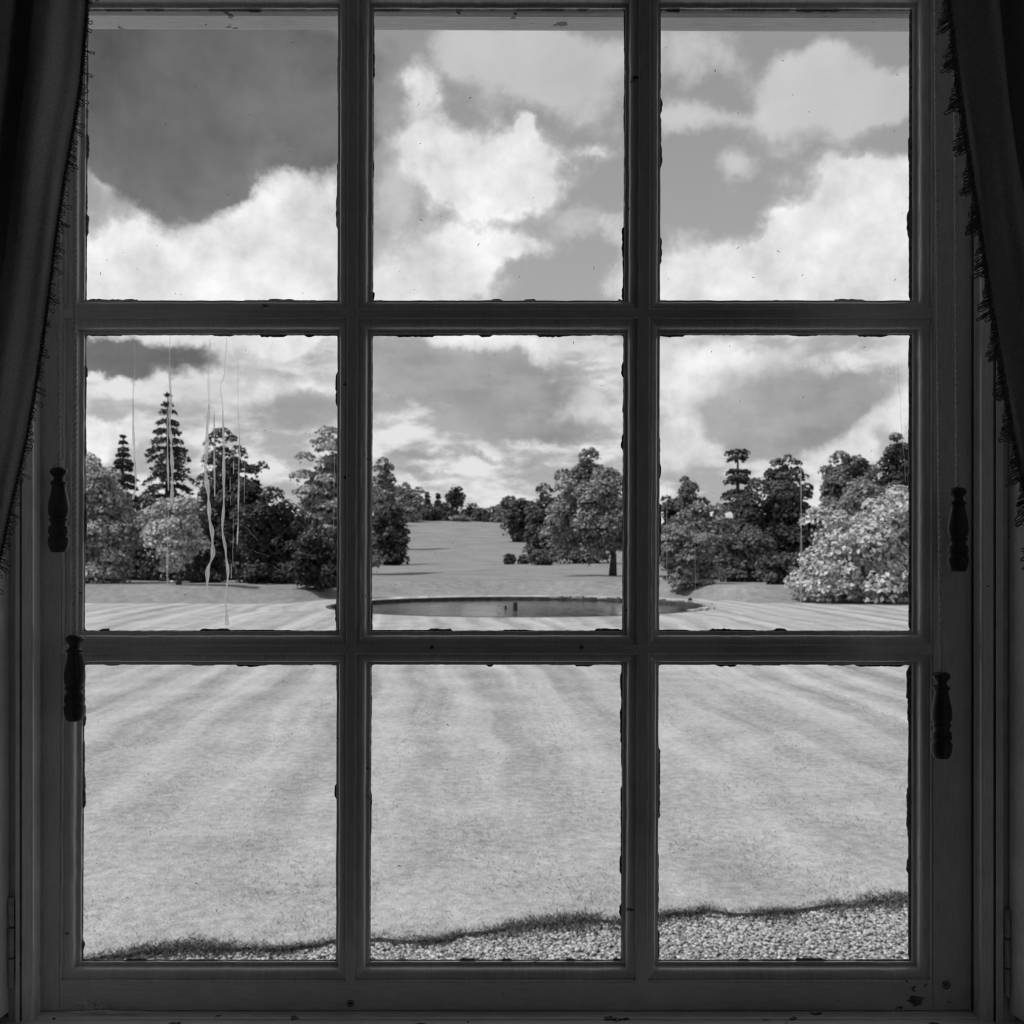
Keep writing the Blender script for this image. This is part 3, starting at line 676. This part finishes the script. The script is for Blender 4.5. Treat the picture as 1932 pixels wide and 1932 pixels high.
mb = MB(); face(mb, [(bl.x-.0002, bl.y), (bl.x-.0002, zbt), (br_.x+.0002, zbt), (br_.x+.0002, br_.y)]); mb.build('bottom_rail', M_SASHH, win)
mb = MB(); face(mb, [(tl.x, zt), (tl.x, tl.y), (tr_.x, tr_.y), (tr_.x, zt)]); mb.build('top_rail', M_SASHH, win)
def X_(px): return (px-HX)/F*1.58
# lower rail of the upper sash, outside the glass
mb = MB(); z0 = CZ+(HY-23)/F*1.563; zr = CZ+(HY-55)/F*1.61
prof = [(1.556, z0+.06), (1.556, z0+.004), (1.560, z0), (1.566, z0-.003), (1.604, zr-.001), (1.609, zr), (1.612, zr+.004), (1.612, z0+.06)]
mb.extrude_x(prof, -.735, .70, -.005); mb.build('meeting_rail', M_RAIL, win)
for px in (671, 1213):                                  # bars of the upper sash, above the picture
    mb = MB(); mb.box(X_(px-11), X_(px+11), 1.555, 1.60, z0+.05, 3.70); mb.build('upper_bar', M_SASH, win)
mb = MB(); mb.box(-.735, .70, 1.566, 1.572, z0+.05, z0+.5); mb.build('upper_sash_glass', M_GLASS, win)
# window board and bead at the bottom
mb = MB(); zs = P(0, 1907, 1.5).z
mb.extrude_x([(1.515, zs-.04), (1.515, zs+.0), (1.484, zs-.0015), (1.480, zs-.003), (1.4785, zs-.007), (1.4785, zs-.04)], -.735, .705); mb.build('bottom_bead', M_SILL, win)
mb = MB(); mb.extrude_x([(1.4775, zs-.045), (1.4775, zs-.0045), (1.476, zs-.003), (1.19, zs-.006), (1.182, zs-.012), (1.18, zs-.02), (1.184, zs-.034), (1.20, zs-.045)], -1.0, 1.0); mb.build('window_board', M_SILL, win)
mb = MB(); mb.box(-.93, .93, 1.50, 1.80, 1.80, 1.842); mb.build('stone_sill', M_STONE, win)
mb = MB(); mb.box(-.93, .93, 1.22, 1.80, 3.68, 3.80); mb.build('head_lining', M_TRIM, win)
# screw plugs, dents, rivets
def plug(px, row, rpx, y=YF, ring_=True):
    c = P(px, row, y); r_ = rpx/F*y; V = []; Fc = []; n = 20
    pr = [(r_, 0), (r_, -.0006), (r_*.78, -.0008), (r_*.72, .0002), (r_*.3, -.0004), (r_*.02, -.0005)]
    for rr, dy_ in pr:
        for k_ in range(n): a = 2*math.pi*k_/n; V.append((c.x+rr*math.cos(a), c.y+dy_, c.z+rr*math.sin(a)))
    for i in range(len(pr)-1):
        for k_ in range(n): Fc.append((i*n+k_, i*n+(k_+1) % n, (i+1)*n+(k_+1) % n, (i+1)*n+k_))
    Fc.append(tuple(range((len(pr)-1)*n, len(pr)*n)))
    o = fix(mk('screw_plug', V, Fc, M_PLUG if ring_ else M_SASH, win))
plug(95, 593, 9, ring_=False); plug(97, 1224, 9, ring_=False); plug(1798, 1228, 9, ring_=False); plug(661, 1893, 7); plug(1785, 1858, 8); plug(815, 1221, 4); plug(1097, 1221, 4); plug(92, 1862, 8, ring_=False)
# run marks on the left middle pane (photo crop coordinates / 2.76)
def runmark(pts, w, mat, pane, k=2.76, ox=0, oy=600):
    V = []; Fc = []; y = YG-.0006; pp = [(ox+x/k, oy+yy/k) for x, yy in pts]; dense = []
    for i in range(len(pp)-1):
        for s_ in range(8):
            f_ = s_/8; f2 = f_*f_*(3-2*f_); dense.append((pp[i][0]+(pp[i+1][0]-pp[i][0])*f2, pp[i][1]+(pp[i+1][1]-pp[i][1])*f_))
    dense.append(pp[-1]); m_ = len(dense)
    for i, (x, yy) in enumerate(dense):
        ww = w/k/2*(.75+.3*math.sin(i*.7)+.15*random.random())*(min(1, .35+i/10))*(1.25 if i > m_-4 else 1)
        for sx, dy_ in ((-1, .0004), (-.5, -.0004), (.5, -.0004), (1, .0004)):
            v = P(x+sx*ww, yy, y); V.append((v.x, v.y+dy_, v.z))
    for i in range(m_-1):
        for q_ in range(3): Fc.append((i*4+q_, i*4+q_+1, (i+1)*4+q_+1, (i+1)*4+q_))
    o = mk('run_mark', V, Fc, mat, None, True); o.parent = pane
pl = OUT[1, 0, 'pane']
runmark([(700,90),(703,250),(692,420)], 8, M_FAINT, pl)
runmark([(692,420),(693,560),(700,720),(707,870),(693,945)], 12, M_STREAK, pl)
runmark([(885,95),(882,250)], 12, M_FAINT, pl)
runmark([(882,250),(888,420),(882,560),(892,650),(897,800),(895,960),(878,985)], 18, M_STREAK, pl)
runmark([(876,985),(872,1200),(870,1390)], 12, M_FAINT, pl)
runmark([(870,480),(872,700),(877,900)], 11, M_STREAK, pl)
runmark([(1092,110),(1085,280),(1088,450)], 14, M_FAINT, pl)
runmark([(1088,450),(1078,600),(1070,800),(1085,930),(1090,1030),(1105,1130),(1108,1230),(1080,1320),(1078,1450)], 22, M_STREAK, pl)
runmark([(1115,500),(1115,700),(1118,930)], 10, M_STREAK, pl)
runmark([(1180,100),(1170,280),(1148,360),(1160,480)], 9, M_FAINT, pl)
runmark([(1160,480),(1165,700),(1165,950),(1158,1100),(1175,1220),(1187,1330),(1175,1450),(1182,1600)], 16, M_STREAK, pl)
runmark([(1237,200),(1240,500),(1248,600)], 8, M_FAINT, pl)
runmark([(1248,600),(1243,800),(1240,1050),(1235,1180)], 9, M_STREAK, pl)
for q in range(9):
    y0 = 560+q*90; x0 = 1205+random.uniform(-12, 14); runmark([(x0, y0), (x0+random.uniform(-4, 4), y0+random.uniform(50, 110))], random.choice((4, 6, 8)), random.choice((M_STREAK, M_FAINT)), pl)
runmark([(1275,700),(1272,960)], 6, M_FAINT, pl); runmark([(1725,580),(1710,700)], 5, M_STREAK, pl); runmark([(1742,600),(1738,1100)], 4, M_STREAK, pl)
runmark([(1240,1060),(1300,1110),(1340,1160)], 5, M_FAINT, pl); runmark([(1250,1190),(1330,1215),(1400,1242)], 6, M_FAINT, pl); runmark([(1350,1270),(1430,1295),(1455,1315)], 5, M_FAINT, pl)
pr_ = OUT[1, 2, 'pane']
runmark([(770,740),(772,1100),(768,1500)], 14, M_FAINT, pr_, ox=1232); runmark([(445,1076),(560,1056),(730,1056)], 8, M_FAINT, pr_, ox=1232); runmark([(195,1162),(260,1158)], 6, M_STREAK, pr_, ox=1232)
runmark([(130,1313),(215,1305)], 6, M_FAINT, pr_, ox=1232); runmark([(205,825),(240,880),(320,915)], 4, M_STREAK, pr_, ox=1232); runmark([(72,860),(72,1370)], 6, M_FAINT, pr_, ox=1232); runmark([(218,1100),(220,1450)], 4, M_FAINT, pr_, ox=1232)
runmark([(1275,240),(1290,480),(1315,860)], 3, M_FAINT, pr_, ox=1232)

# ------------------------------------------------------------------ jamb linings, shutters, hinges
def X(px, y): return (px-HX)/F*y
ZL0, ZL1 = 1.80, 3.80
def jamb(name, pts):
    prof = [(X(px, y), y) for px, y in pts]
    xo = -1.0 if prof[0][0] < 0 else 1.0
    prof = prof+[(prof[-1][0], 1.62), (prof[0][0], 1.62)]
    mb = MB(); mb.extrude_z(prof, 1.86, 3.80); o = mb.build(name, M_TRIM); tag(o, kind='structure'); return o
jamb('trim_1', [(79, 1.507), (78, 1.500), (75, 1.492), (71.5, 1.490), (67.5, 1.4815), (64, 1.4735), (61.5, 1.471), (58, 1.470), (41.5, 1.470), (40.5, 1.480), (38, 1.480), (37, 1.469), (29, 1.469), (28, 1.478), (16, 1.478)])
jamb('trim_2', [(1825, 1.512), (1836, 1.507), (1837.5, 1.492), (1840.5, 1.490), (1845, 1.4815), (1849, 1.4735), (1852, 1.471), (1856, 1.470), (1874, 1.470), (1875.5, 1.480), (1878, 1.480), (1879, 1.469), (1893, 1.469), (1895, 1.478), (1916, 1.478)])
mb = MB(); mb.box(-.93, X(79, 1.56)+.0, 1.51, 1.62, 1.86, 3.8); o = mb.build('trim_3', M_TRIM); tag(o, kind='structure')
mb = MB(); mb.box(X(1836, 1.56), .93, 1.51, 1.62, 1.86, 3.8); o = mb.build('trim_4', M_TRIM); tag(o, kind='structure')
def shutter(side, hx, hy, hinge_rows, label):
    # a folded leaf splayed back from the frame towards the room: stile, recessed panel
    p0 = Vector((X(hx, hy), hy)); p1 = Vector((side*.748, 1.235)); e = (p1-p0).normalized(); nrm = Vector((-e.y, e.x)); nrm = nrm if nrm.x*side < 0 else -nrm
    Lr = (p1-p0).length; root = empty('window_shutter', (p0.x, p0.y, 1.94), label, 'shutter')
    def seg(a, c, th0, th1, z0, z1, name, mat=M_TRIM):
        q = [p0+e*a+nrm*th1, p0+e*c+nrm*th1, p0+e*c+nrm*th0, p0+e*a+nrm*th0]; mb = MB(); mb.extrude_z([(v.x, v.y) for v in q], z0, z1); return mb.build(name, mat, root)
    z0, z1 = 1.945, 3.66
    seg(.0, .05, -.02, .006, z0, z1, 'stile'); seg(Lr-.05, Lr, -.02, .006, z0, z1, 'stile')
    seg(.05, Lr-.05, -.02, .006, z0, z0+.06, 'rail'); seg(.05, Lr-.05, -.02, .006, z1-.06, z1, 'rail'); seg(.05, Lr-.05, -.02, .006, 2.78, 2.85, 'rail')
    seg(.05, Lr-.05, -.02, -.006, z0+.06, 2.78, 'panel'); seg(.05, Lr-.05, -.02, -.006, 2.85, z1-.06, 'panel')
    hr = 5.0/F*hy; hc = (X(966+side*(943 if side < 0 else 933), hy), hy-.003)
    rows_ = hinge_rows; h = MB(); zt_, zb_ = P(0, rows_[0], hy).z, P(0, rows_[1], hy).z; seg_h = (zt_-zb_)/3
    hp = None
    for q_ in range(3):
        mb = MB(); a0 = zt_-seg_h*(q_+1)+.0012; a1 = zt_-seg_h*q_-.0012
        mb.lathe((hc[0], hc[1], 0), [(hr*.7, a0), (hr, a0+.001), (hr, a1-.001), (hr*.7, a1)], 14)
        mb.build('hinge_knuckle', M_METAL, root, False)
    return root
shutter(-1, 9, 1.470, (1690, 1864), 'painted shutter leaf folded back at the left of the window')
shutter(1, 1912, 1.470, (1714, 1881), 'painted shutter leaf folded back at the right of the window')

# ------------------------------------------------------------------ cord pulls
HP = [(0,.05),(0,8),(.012,13),(.035,16),(.06,16),(.09,13),(.115,9.5),(.145,9.5),(.165,13),(.175,15.5),(.195,15.5),(.205,13),(.24,12.8),(.33,15.5),(.42,18.5),(.49,19.3),(.545,18.6),(.585,16),(.595,15),(.60,17),(.612,18),(.628,17.5),(.638,15.5),(.66,14.2),(.685,15.2),(.70,18.2),(.722,18.4),(.728,16.6),(.735,18.8),(.775,19),(.785,17.2),(.815,17.0),(.825,19.2),(.84,19.8),(.89,19.4),(.945,17.4),(.97,15.8),(.99,14.6),(1.0,12),(1.0,.05)]
def pull(px_top, px, r0, r1, Y, label):
    c = P(px, r0, Y); Ln = (r1-r0)/F*Y; ztop = 3.68
    root = empty('cord_pull', (c.x, Y, c.z-Ln), label, 'cord pull', 'turned pulls on blind cords')
    sc = Y/F
    mb = MB(); mb.lathe((c.x, Y, c.z), [(r*sc, -f_*Ln) for f_, r in HP], 24); h = mb.build('handle', M_PULL, root, True)
    top = Vector((X(px_top, Y), Y, ztop)); bot = Vector((c.x, Y, c.z-.004)); Lc = (top-bot).length; m_ = int(Lc/.0022); mb = MB()
    R_ = 7.4*sc*.5
    for st in range(3):
        mb.tube([bot.lerp(top, i/m_)+Vector((math.cos(i*.55+st*2.094), math.sin(i*.55+st*2.094), 0))*R_*.62 for i in range(m_+1)], R_*.62, 4)
    mb.build('cord', M_CORD, root, True)
pull(112, 111, 882, 1042, 1.455, 'dark turned pull over the left stile, higher of the left two')
pull(142, 141, 1198, 1360, 1.455, 'dark turned pull overlapping the left panes, lower of the left two')
pull(1800, 1807, 920, 1078, 1.455, 'dark turned pull over the right stile, higher of the right two')
pull(1762, 1776, 1268, 1430, 1.455, 'dark turned pull nearest the right panes, lowest of all')

# ------------------------------------------------------------------ curtains
YC = 1.14
def interp(tab, v):
    for (a0, b0_), (a1, b1_) in zip(tab, tab[1:]):
        if v <= a1: t = (v-a0)/(a1-a0); return b0_+(b1_-b0_)*max(0, t)
    return tab[-1][1]
def smooth_tab(tab): 
    from bisect import bisect
    xs_ = [a for a, _ in tab]; ys_ = [c for _, c in tab]
    def f(v):
        if v <= xs_[0]: return ys_[0]
        if v >= xs_[-1]: return ys_[-1]
        i = bisect(xs_, v)-1; t = (v-xs_[i])/(xs_[i+1]-xs_[i]); t = t*t*(3-2*t); return ys_[i]+(ys_[i+1]-ys_[i])*t
    return f
EDGE_L = [(-920,196),(-420,178),(-200,172),(0,160),(150,146),(330,118),(500,95),(650,73),(830,44),(960,18),(1040,2),(1130,-24),(1230,-50),(1400,-55),(1700,-50),(2100,-40),(2600,-40)]
EDGE_R = [(-920,1756),(-420,1772),(-200,1780),(0,1798),(150,1816),(350,1844),(520,1870),(620,1886),(740,1906),(830,1921),(900,1934),(1000,1952),(1130,1972),(1230,1990),(1400,1992),(1700,1990),(2100,1980),(2600,1980)]
FOLD_L = smooth_tab([(0,.006),(12,-.008),(45,-.032),(70,-.028),(84,.010),(100,.034),(125,.030),(140,-.012),(175,-.024),(200,.02),(225,.034),(255,-.02),(290,-.024),(315,.03),(350,-.02),(400,.02)])
FOLD_R = smooth_tab([(0,.012),(14,.004),(40,-.002),(62,-.010),(78,.004),(110,.026),(135,.030),(150,-.018),(185,-.024),(205,.02),(240,.03),(275,-.02),(310,-.02),(350,.03),(400,-.01)])
def curtain(side, EDGE, FOLD, label, cloth):
    rows_ = list(range(-900, 2480, 24)); us = [0, 3, 7, 12, 18]+list(range(24, 372, 6)); V = []; Fc = []
    root = empty('curtain', (side*.75, YC, RZ0), label, 'curtain')
    edge_pts = []
    for row in rows_:
        e = interp(EDGE, row); pinch = 1-.25*math.exp(-((row-1240)/260)**2)
        for u in us:
            y = YC+FOLD(u)*pinch*(.85+.15*math.sin(row*.004+u*.02))+.003*math.sin(row*.011+u*.05)
            v = Vector((X(e, YC)+side*u*pinch/F*YC, y, CZ-(row-HY)/F*YC)); V.append(v)
            if u == 0: edge_pts.append(v)
    n = len(us)
    for i in range(len(rows_)-1):
        for j in range(n-1): Fc.append((i*n+j, i*n+j+1, (i+1)*n+j+1, (i+1)*n+j))
    o = fix(mk('drape', V, Fc, cloth, root, True))
    sol = o.modifiers.new('thickness', 'SOLIDIFY'); sol.thickness = .0016; sol.offset = 0
    # corded edge
    mb = MB(); fine = []
    for i in range(len(edge_pts)-1):
        for s_ in range(8): fine.append(edge_pts[i].lerp(edge_pts[i+1], s_/8))
    for st in range(2): mb.tube([p+Vector((-side*.0006+math.cos(i*1.25+st*3.14)*.0011, math.sin(i*1.25+st*3.14)*.0011, 0)) for i, p in enumerate(fine)], .0014, 5)
    mb.build('edge_cord', M_FRINGE, root, True)
    # looped bullion fringe
    mb = MB(); px1 = YC/F
    def pt(row): return Vector((X(interp(EDGE, row), YC), YC+.004, CZ-(row-HY)/F*YC))
    row = -880
    while row < 1330:
        if side > 0:
            ph = ((row+30) % 78)/78; ln = 8+36*(ph**1.2)*(1-max(0, (ph-.86)/.14))*random.uniform(.7, 1.1); step = random.uniform(3.0, 5.2); dn = random.uniform(.3, .75)
        else:
            ln = random.choice((6, 7, 9, 11, 13, 17, 24)); step = random.uniform(5, 8.5); dn = random.uniform(.1, .9)
        p = pt(row); d_ = Vector((-side, random.uniform(-.25, .25), -dn)).normalized(); nn = Vector((d_.z, random.uniform(-.6, .6), -d_.x)).normalized(); wv = random.uniform(2.2, 4.2)
        pts = []
        for q_ in range(13):
            a = q_/12; s_ = math.sin(a*math.pi); wdt = math.sin(a*2*math.pi)*(.4+.6*s_)
            pts.append(p+d_*(ln*px1*s_**.8)+nn*(wv*px1*wdt)+Vector((0, 0, -.06*ln*px1*s_)))
        mb.tube(pts, .00062 if side > 0 else .0005, 4, False)
        row += step
    f = mb.build('fringe', M_FRINGE, root, True); f['kind'] = 'stuff'
    return root
curtain(-1, EDGE_L, FOLD_L, 'left curtain in dark cloth with a sparse looped fringe along its edge', M_FABRIC)
curtain(1, EDGE_R, FOLD_R, 'right curtain in dark cloth with thick looped bullion fringe along its edge', M_FABRIC)

# ------------------------------------------------------------------ cobweb in the lower left corner of the sash
mb = MB()
for q in range(46):
    px = random.uniform(158, 205); row = 1908-abs(random.gauss(0, 9)); p0 = P(px, row, 1.497); pts = [p0]
    for s_ in range(5): pts.append(pts[-1]+Vector((random.gauss(0, .004), random.gauss(-.0004, .0006), random.gauss(-.0002, .003))))
    for v in pts: v.z = max(v.z, zs+.0012); v.y = min(v.y, 1.4985)
    mb.tube(pts, .00042, 3, False)
for q in range(34):
    px = random.uniform(110, 265); p0 = P(px, 1908, 1.492); pts = [p0]
    for s_ in range(5): pts.append(pts[-1]+Vector((random.uniform(.002, .008), random.gauss(-.001, .0012), random.gauss(0, .0006))))
    for v in pts: v.z = max(v.z, zs+.0008); v.y = min(v.y, 1.4985)
    mb.tube(pts, .0005, 3, False)
o = mb.build('cobweb', M_WEB); tag(o, 'dusty cobweb tangle on the sill at the left end of the bottom rail', 'cobweb', kind='stuff')
bpy.context.view_layer.update()
